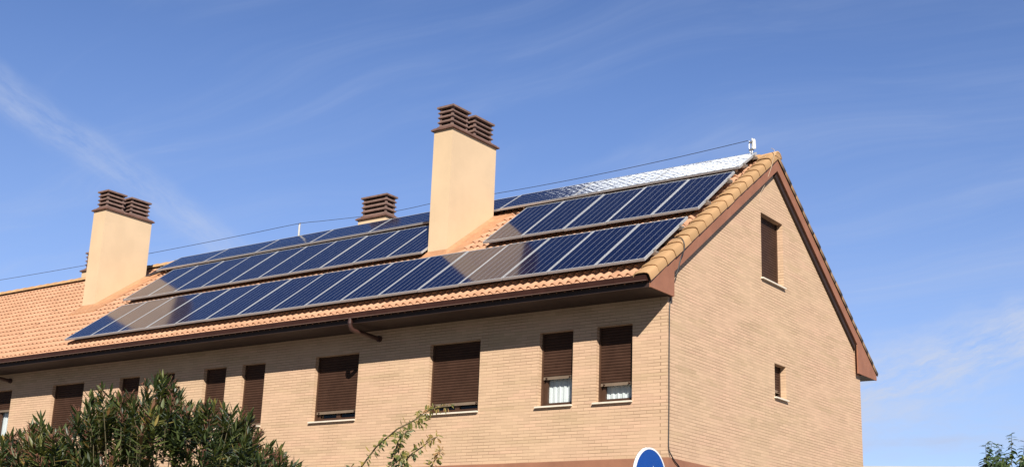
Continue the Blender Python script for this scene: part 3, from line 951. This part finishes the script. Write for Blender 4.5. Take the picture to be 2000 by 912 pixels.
ant = empty('antenna', (-0.53, 4.47, 10.66))
mb = MB(); mb.tube([(0, 0, -0.02), (0, 0, 0.46)], 0.014, 10); mb.build('mast', M_steel, ant)
mb = MB()
mb.prism([(-0.022, 0.0), (0.022, 0.0), (0.03, 0.02), (0.03, 0.20), (0.02, 0.22), (-0.02, 0.22), (-0.03, 0.20), (-0.03, 0.02)], 1, -0.03, 0.0)
for i, v_ in enumerate(mb.v):
    v3 = Vector(v_); v3.z += 0.21; v3.x += 0.06 - 0.06 * (v3.z - 0.2); mb.v[i] = tuple(v3)
mb.build('panel', M_white, ant)
mb = MB(); mb.box((-0.05, -0.03, 0.20), (0.028, 0.03, 0.235)); mb.box((-0.05, -0.03, 0.36), (0.028, 0.03, 0.395)); mb.tube([(-0.06, 0, 0.41), (-0.06, 0, 0.20), (-0.02, 0, 0.14)], 0.014, 6)
mb.build('bracket', M_steel, ant)
tag(ant, 'small white box antenna on a steel mast at the gable end of the ridge', 'antenna')

def vp(x, h, y0):
    s_ = (y0 - EAVE_Y) / CA
    return (x, EAVE_Y + s_ * CA - h * SA, EAVE_Z + s_ * SA + h * CA)


cable('wall_cable', [vp(-0.42, 0.05, 0.47), vp(-0.26, 0.09, 0.455), vp(-0.19, 0.14, 0.44), vp(-0.08, 0.182, 0.43), vp(0.03, 0.184, 0.42), vp(0.10, 0.165, 0.40), vp(0.143, 0.10, 0.36), vp(0.150, 0.0, 0.30),
                     (0.145, 0.20, 7.48), (0.128, 0.150, 7.30), (0.118, 0.10, 7.18), (0.06, 0.075, 7.08),
                     (0.022, 0.062, 6.98), (0.020, 0.060, 6.74), (0.016, 0.030, 6.55), (0.014, 0.028, 6.2), (0.014, 0.022, 5.6), (0.014, 0.024, 5.0), (0.014, 0.018, 4.5), (0.016, 0.016, 4.22),
                     (0.045, 0.06, 4.10), (0.052, 0.16, 4.02), (0.048, 0.34, 3.92), (0.046, 0.42, 3.7)], 0.0105, M_cable,
      'black cable running down the brick corner from the verge tiles')
cable('gable_wire', [(0.02, 4.20, 10.72), (0.135, 4.10, 10.62), (0.140, 4.04, 10.45), (0.125, 3.93, 10.18), (0.06, 3.80, 9.84), (0.014, 3.68, 9.62), (0.012, 3.62, 9.42)], 0.0055, M_thin,
      'thin pale wire hanging over the gable board below the ridge')

# ------------------------------------------------------------------ pale building behind
pb = empty('distant_building', (0, 0, 0))
pa = at(1683, 909.5, 45); d_ = Vector((0.946, 0.322, 0)).normalized(); nn = Vector((d_.y, -d_.x, 0))
p0 = pa - d_ * 6; p1 = pa + d_ * 22
H_ = pa.z
mb = MB()
q = [p0, p1, p1 - nn * 9, p0 - nn * 9]
mb.hexa([(v_.x, v_.y, 0) for v_ in q] + [(v_.x, v_.y, H_ - 0.12) for v_ in q]); mb.build('wall', M_pale, pb)
mb = MB()
q2 = [p0 - d_ * .06 + nn * .06, p1 + d_ * .06 + nn * .06, p1 + d_ * .06 - nn * 9.06, p0 - d_ * .06 - nn * 9.06]
mb.hexa([(v_.x, v_.y, H_ - 0.118) for v_ in q2] + [(v_.x, v_.y, H_) for v_ in q2]); mb.build('parapet', M_pale, pb)
for i in range(6):
    c = p0 + d_ * (3 + 4 * i)
    mb = MB()
    a_ = c - d_ * 0.6 + nn * 0.02; b2 = c + d_ * 0.6 + nn * 0.02
    mb.hexa([(a_.x, a_.y, 3.2), (b2.x, b2.y, 3.2), (b2.x - nn.x * .1, b2.y - nn.y * .1, 3.2), (a_.x - nn.x * .1, a_.y - nn.y * .1, 3.2),
             (a_.x, a_.y, 4.6), (b2.x, b2.y, 4.6), (b2.x - nn.x * .1, b2.y - nn.y * .1, 4.6), (a_.x - nn.x * .1, a_.y - nn.y * .1, 4.6)])
    mb.build('window', M_frame, pb)
for px_ in (1776, 1805):
    c = at(px_, 909, 46.0); mb = MB()
    mb.tube([(c.x, c.y, H_ - 0.02), (c.x, c.y, H_ + 0.07)], [0.05, 0.035], 8)
    mb.build('roof_vent', M_dark, pb)
tag(pb, 'low pale building with a flat parapet far behind the gable', 'building')

# ------------------------------------------------------------------ road sign
sc = at(1271.0, 934.0, 12.7)
sg = empty('road_sign', (sc.x, sc.y, 0))
nrm = Vector((1.0, -0.02, 0.0)).normalized()
sx = Vector((-nrm.y, nrm.x, 0)) * 1.0          # to the right for someone facing the plate
sz = Vector((0, 0, 1))
RS = 0.295


def sp(u, v_, d=0.0):
    p = sx * u + sz * v_ + nrm * d
    return (p.x, p.y, p.z + sc.z)


mb = MB(); N = 72
ang = [2 * math.pi * i / N for i in range(N)]
def ringf(r0, d0, r1, d1, mi=0):
    for i in range(N):
        a, b_ = ang[i], ang[(i + 1) % N]
        mb.face([sp(r0 * math.cos(a), r0 * math.sin(a), d0), sp(r0 * math.cos(b_), r0 * math.sin(b_), d0),
                 sp(r1 * math.cos(b_), r1 * math.sin(b_), d1), sp(r1 * math.cos(a), r1 * math.sin(a), d1)], None, mi)
ringf(RS, -0.024, RS, 0.0); ringf(RS, 0.0, RS - 0.017, 0.001); ringf(RS - 0.017, 0.0011, RS - 0.0175, -0.002)
mb.face([sp(RS * math.cos(a), RS * math.sin(a), -0.028) for a in reversed(ang)], None, 1)
mb.build('rim', [M_signwhite, M_steel], sg)
mb = MB(); r_ = RS - 0.0165
mb.face([sp(r_ * math.cos(a), r_ * math.sin(a), -0.001) for a in ang])
mb.build('plate', M_blue, sg)
mb = MB()
arrow = [(-0.20, -0.04), (0.04, -0.04), (0.04, -0.125), (0.215, 0.0), (0.04, 0.125), (0.04, 0.04), (-0.20, 0.04)]
mb.face([sp(u, v_, 0.0012) for u, v_ in arrow]); mb.build('arrow', M_signwhite, sg)
mb = MB(); q_ = -nrm * 0.055
mb.tube([(q_.x, q_.y, 0), (q_.x, q_.y, sc.z + 0.20)], 0.03, 14); mb.build('pole', M_steel, sg)
tag(sg, 'round blue road sign with white rim and arrow before the brick corner', 'road sign')

# ------------------------------------------------------------------ plants


class Leaves:
    """many bent blades in one mesh; quads along the blade"""
    def __init__(s): s.v = []; s.f = []; s.uv = []; s.n = 0

    def add(s, base, d, side, length, width, bend, rnd, prof=(0.25, 1.0, 0.85, 0.0), fold=0.25):
        d = d.normalized(); side = (side - d * side.dot(d)).normalized(); up_ = side.cross(d).normalized()
        pts = []; n = len(prof) - 1
        p = Vector(base); dirn = d.copy()
        for i in range(n + 1):
            wdt = width * prof[i] * 0.5
            if wdt < 1e-5: pts.append([p.copy()])
            else: pts.append([p - side * wdt + up_ * wdt * fold, p.copy(), p + side * wdt + up_ * wdt * fold])
            dirn = (dirn + Vector((0, 0, -1)) * bend / n).normalized()
            p = p + dirn * length / n
        for i in range(n):
            a, b_ = pts[i], pts[i + 1]
            if len(b_) == 3:
                s._q(a[0], a[1], b_[1], b_[0], rnd, i / n); s._q(a[1], a[2], b_[2], b_[1], rnd, i / n)
            else:
                s._t(a[0], a[1], b_[0], rnd, i / n); s._t(a[1], a[2], b_[0], rnd, i / n)

    def _q(s, a, b_, c, d, r_, t):
        i = len(s.v); s.v += [tuple(a), tuple(b_), tuple(c), tuple(d)]; s.f.append((i, i + 1, i + 2, i + 3)); s.uv.append([(r_, t)] * 4)

    def _t(s, a, b_, c, r_, t):
        i = len(s.v); s.v += [tuple(a), tuple(b_), tuple(c)]; s.f.append((i, i + 1, i + 2)); s.uv.append([(r_, t)] * 3)

    def build(s, name, m, parent):
        mb = MB(); mb.v = s.v; mb.f = s.f; mb.uv = s.uv; mb.mi = [0] * len(s.f); mb.smooth = [False] * len(s.f)
        return mb.build(name, m, parent)


def rand_dir():
    while True:
        v_ = Vector((random.uniform(-1, 1), random.uniform(-1, 1), random.uniform(-1, 1)))
        if 0.05 < v_.length < 1: return v_.normalized()


M_olea = leaf_material('oleander_leaf', [(0.0, (0.012, 0.022, 0.008)), (0.35, (0.034, 0.053, 0.016)), (0.66, (0.092, 0.116, 0.034)), (0.86, (0.170, 0.168, 0.048)), (0.95, (0.250, 0.180, 0.045)), (1.0, (0.150, 0.065, 0.030))], 0.42, 0.22)
ENV = [(-60, 865), (0, 848), (30, 842), (60, 832), (80, 806), (100, 832), (125, 830), (150, 800), (172, 770), (200, 750), (230, 762), (250, 772), (275, 758), (300, 735), (318, 724), (335, 738),
       (352, 765), (375, 785), (400, 783), (430, 786), (455, 795), (472, 806), (488, 806), (505, 842), (525, 862), (545, 868), (560, 890), (580, 896), (600, 915), (640, 950)]


def env(px_):
    for (a, ya), (b_, yb) in zip(ENV[:-1], ENV[1:]):
        if a <= px_ <= b_: return ya + (yb - ya) * (px_ - a) / (b_ - a)
    return 960


ol = empty('oleander_bush', (at(300, 912, 15).x, at(300, 912, 15).y, 0))
base0 = ol.location.copy()
lv = Leaves(); stems = MB(); pods = MB()
# stems rise in a few clusters; every shoot tip carries whorls of narrow leaves
tips = []
for (px_, dpt) in [(80, 15.2), (100, 15.6), (60, 14.6), (150, 15.0), (175, 15.3), (200, 14.7), (215, 15.4), (235, 14.9), (255, 15.5), (285, 15.1), (303, 14.7), (318, 15.1), (332, 15.5), (350, 14.8),
                   (385, 15.2), (400, 14.8), (418, 15.5), (437, 15.0), (455, 14.7), (470, 15.3), (487, 15.0), (505, 15.4), (525, 14.8), (545, 15.2), (575, 15.0), (20, 15.0), (-10, 15.4), (5, 14.5), (40, 15.3), (125, 14.7)]:
    tips.append((px_, env(px_) + random.uniform(6, 16), dpt))
tops = len(tips)
tones = {}
for i in range(62):            # branches, each ending in a clump of shoots
    cx_ = -50 + 640 * (i + random.random()) / 62
    if i % 2: cx_ = random.uniform(-50, 580)
    e_ = env(cx_)
    cy_ = e_ + (random.uniform(36, 66) if i % 3 == 0 else 56 + random.random() * max(20, 940 - e_))
    dd_ = random.uniform(14.1, 16.1); tn = random.gauss(0, 0.17)
    for k in range(random.randint(7, 13)):
        px_ = cx_ + random.gauss(0, 17); py_ = cy_ + random.gauss(0, 24)
        if py_ < env(px_) + 15: continue
        tones[len(tips)] = tn
        tips.append((px_, py_, dd_ + random.gauss(0, 0.13)))
for i in range(190):
    px_ = random.uniform(-60, 590); e_ = env(px_)
    tips.append((px_, e_ + 20 + random.random() * (990 - e_), random.uniform(14.1, 16.2)))
for i, (px_, py_, dpt) in enumerate(tips):
    tip = at(px_, py_, dpt)
    root = Vector((base0.x, base0.y, 0)) + Vector(((tip.x - base0.x) * 0.35, (tip.y - base0.y) * 0.35, 0))
    if tip.z < 0.8: continue
    lean = (tip - root); lean.z *= 0.55
    axis = (Vector((lean.x * 0.45 + random.gauss(0, .16), lean.y * 0.45 + random.gauss(0, .16), 1.0))).normalized()
    if i < tops: axis = (axis + Vector((0, 0, 0.8))).normalized()
    Ls = random.uniform(0.20, 0.38)
    if i < tops or random.random() < 0.3:
        mid = tip - axis * Ls
        low = root.lerp(mid, 0.55) + Vector((random.gauss(0, .06), random.gauss(0, .06), 0))
        if i % 16 == 0 and dpt > 15.5: stems.tube([root, low, mid, tip], [0.018, 0.012, 0.006, 0.003], 5, caps=False)
        else: stems.tube([mid.lerp(low, 0.25), mid, tip], [0.006, 0.005, 0.003], 5, caps=False)
    tone = tones.get(i, 0.0) + random.gauss(0.0, 0.10) + (0.10 if i < tops else 0)
    nw = random.randint(6, 8) if i < tops else random.randint(7, 9)
    for k in range(nw):
        t = k / (nw - 1)
        pos = tip - axis * Ls * (1 - t)
        ph = random.uniform(0, 6.28)
        for j in range(3):
            a = ph + j * 2.094 + random.gauss(0, .2)
            u_ = axis.cross(Vector((1, 0.3, 0.1))).normalized(); v2 = axis.cross(u_)
            rad = u_ * math.cos(a) + v2 * math.sin(a)
            spread = 1.25 - 0.75 * t + random.gauss(0, .12)
            d3 = axis * math.cos(spread) + rad * math.sin(max(0.15, spread))
            side = axis.cross(rad)
            ln = random.uniform(0.14, 0.215) * (1.0 - 0.26 * t)
            r0 = 0.38 + tone + random.gauss(0, 0.20)
            if random.random() < 0.03: r0 = 0.93 + random.random() * 0.07
            lv.add(pos, d3, side, ln, random.uniform(0.024, 0.036), random.uniform(0.0, 0.5) * (1.2 - t), min(1, max(0, r0)), (0.35, 0.95, 1.0, 0.62, 0.0), 0.18)
    # dried flower heads and pods, in clumps
    if random.random() < (0.45 if i >= tops else 0.4):
        for k in range(random.randint(7, 14)):
            d3 = (axis + rand_dir() * 0.75).normalized()
            b0 = tip + axis * random.uniform(-0.09, 0.03) + rand_dir() * 0.02
            e0 = b0 + d3 * random.uniform(0.04, 0.10)
            e1 = e0 + Vector((random.gauss(0, .014), random.gauss(0, .014), -random.uniform(0.004, 0.022)))
            pods.tube([b0, e0, e1], [0.0028, 0.0042, 0.0012], 4, caps=False)
            if random.random() < 0.5: pods.tube([e0, e0 + rand_dir() * 0.022, e0 + rand_dir() * 0.028], [0.005, 0.006, 0.002], 4, caps=False)
off = Matrix.Translation(-base0)
for part, nm, m_ in ((lv, 'foliage', M_olea), (stems, 'stems', M_twig), (pods, 'seed_pods', M_pod)):
    part.v = [tuple(Vector(p) - base0) for p in part.v]
    part.build(nm, m_, ol)
tag(ol, 'large dark green oleander bush with brown seed heads before the left windows', 'bush')

# arching leafy shoots in the middle
M_arch = leaf_material('arching_leaf', [(0.0, (0.034, 0.056, 0.018)), (0.4, (0.100, 0.125, 0.034)), (0.7, (0.240, 0.220, 0.058)), (0.88, (0.360, 0.270, 0.075)), (1.0, (0.360, 0.200, 0.085))], 0.45, 0.30)
ab = at(790, 1300, 9.6); abase = Vector((ab.x, ab.y, 0))
ash = empty('garden_shrub', abase)
lv = Leaves(); st = MB()
SH = [  # pixel path of each shoot, distance, yellowness at the tip
    ([(690, 985), (705, 912), (735, 872), (775, 838), (815, 817), (828, 806), (848, 797), (880, 793)], 10.0, 0.62, 1.0),
    ([(765, 990), (768, 912), (772, 880), (778, 860), (788, 848), (800, 838)], 9.9, 0.30, 0.9),
    ([(770, 960), (785, 905), (805, 885), (825, 872), (842, 858), (855, 852)], 10.1, 0.72, 0.9),
    ([(815, 990), (835, 925), (848, 900), (856, 884), (862, 878)], 10.2, 0.85, 0.85),
    ([(672, 1000), (680, 930), (688, 908)], 10.1, 0.3, 0.8),
    ([(742, 990), (752, 940), (766, 908), (790, 890)], 9.8, 0.15, 0.9),
    ([(800, 990), (796, 940), (790, 905), (782, 885)], 9.8, 0.2, 0.9),
    ([(720, 1010), (722, 950), (718, 915)], 9.8, 0.25, 0.9),
    ([(800, 820), (820, 826), (838, 822)], 10.0, 0.7, 0.5),
]
for path, dist, yel, dens in SH:
    pts = [at(a, b_, dist + 0.15 * math.sin(i * 1.3)) for i, (a, b_) in enumerate(path)]
    fine_ = []
    for i in range(len(pts) - 1):
        for s_ in range(6): fine_.append(pts[i].lerp(pts[i + 1], s_ / 6))
    fine_.append(pts[-1])
    if len(path) > 3 or path[0][1] > 900:
        root = abase + Vector((pts[0].x - abase.x, pts[0].y - abase.y, 0)) * 0.4
        st.tube([root, root.lerp(pts[0], 0.6)] + fine_, [0.014, 0.010] + [0.0065 * (1 - 0.82 * i / len(fine_)) + 0.0012 for i in range(len(fine_))], 6, caps=False)
    L = sum((b_ - a).length for a, b_ in zip(fine_[:-1], fine_[1:]))
    n = int(L / 0.0098 * dens)
    for k in range(n):
        t = (k + random.random()) / n
        f_ = t * (len(fine_) - 1); i = min(int(f_), len(fine_) - 2)
        p = fine_[i].lerp(fine_[i + 1], f_ - i); d = (fine_[i + 1] - fine_[i]).normalized()
        rad = d.cross(rand_dir()).normalized()
        d3 = (rad * 0.9 + d * 0.35 + Vector((0, 0, -0.2))).normalized()
        ln = random.uniform(0.042, 0.078) * (1.0 - 0.35 * t)
        r0 = 0.44 + yel * (0.25 + 0.55 * t ** 1.3) + random.gauss(0, .16) - 0.08
        lv.add(p + d3 * 0.012, d3, d.cross(rad), ln, ln * random.uniform(0.26, 0.40), random.uniform(0.2, 1.4), min(1, max(0, r0)), (0.15, 0.9, 1.0, 0.0), 0.45)
for part, nm, m_ in ((lv, 'foliage', M_arch), (st, 'stems', M_twig)):
    part.v = [tuple(Vector(p) - abase) for p in part.v]
    part.build(nm, m_, ash)
tag(ash, 'slender garden shrub with arching yellow-green shoots below the wide window', 'shrub')

# leafy tree at the right edge
M_rt = leaf_material('drooping_leaf', [(0.0, (0.022, 0.042, 0.016)), (0.5, (0.048, 0.085, 0.026)), (0.85, (0.100, 0.135, 0.040)), (1.0, (0.170, 0.180, 0.055))], 0.42, 0.25)
tb = at(1995, 1000, 16.0); tbase = Vector((tb.x, tb.y, 0))
tr = empty('leafy_tree', tbase)
lv = Leaves(); tk = MB(); br = MB()
top0 = Vector((tbase.x, tbase.y, 2.4))
tk.tube([tbase, tbase + Vector((0.03, 0.02, 0.9)), tbase + Vector((-0.02, 0.03, 1.7)), top0], [0.085, 0.07, 0.06, 0.045], 10)
sh = []
for (px_, py_) in [(1925, 868), (1938, 862), (1950, 866), (1976, 846), (2001, 862), (2015, 850), (1962, 884), (1945, 880), (1990, 890), (2035, 858), (2060, 880)]:
    sh.append((px_, py_, random.uniform(15.7, 16.3)))
for i in range(230):
    px_ = random.uniform(1922, 2120); py_ = random.uniform(888, 1060)
    sh.append((px_ + (py_ - 890) * random.uniform(-0.12, 0.1), py_, random.uniform(15.2, 16.8)))
for i, (px_, py_, dd) in enumerate(sh):
    tip = at(px_, py_, dd)
    axis = Vector((random.gauss(0, .10), random.gauss(0, .10), 1)).normalized() if i < 11 else (Vector((tip.x - top0.x, tip.y - top0.y, 0.9)) * 0.7 + rand_dir() * 0.3).normalized()
    Ls = random.uniform(0.26, 0.38)
    b0 = tip - axis * Ls
    br.tube([top0 + rand_dir() * 0.08, top0.lerp(b0, 0.6) + rand_dir() * 0.08, b0, tip], [0.014, 0.008, 0.0045, 0.002], 5, caps=False)
    n = 34
    tone = random.gauss(0, .1)
    for k in range(n):
        t = k / (n - 1); p = b0.lerp(tip, t)
        rad = axis.cross(rand_dir()).normalized()
        d3 = (rad * 0.8 + axis * (0.55 - 0.5 * (1 - t)) ).normalized()
        ln = random.uniform(0.085, 0.130) * (1 - 0.25 * t)
        lv.add(p, d3, axis.cross(rad), ln, ln * 0.42, random.uniform(0.8, 1.9), min(1, max(0, 0.42 + tone + random.gauss(0, .2))), (0.15, 0.9, 1.0, 0.45, 0.0), 0.35)
for part, nm, m_ in ((lv, 'crown', M_rt), (br, 'branches', M_twig), (tk, 'trunk', M_bark)):
    part.v = [tuple(Vector(p) - tbase) for p in part.v]
    part.build(nm, m_, tr)
tag(tr, 'small green tree with drooping pointed leaves at the right edge', 'tree')
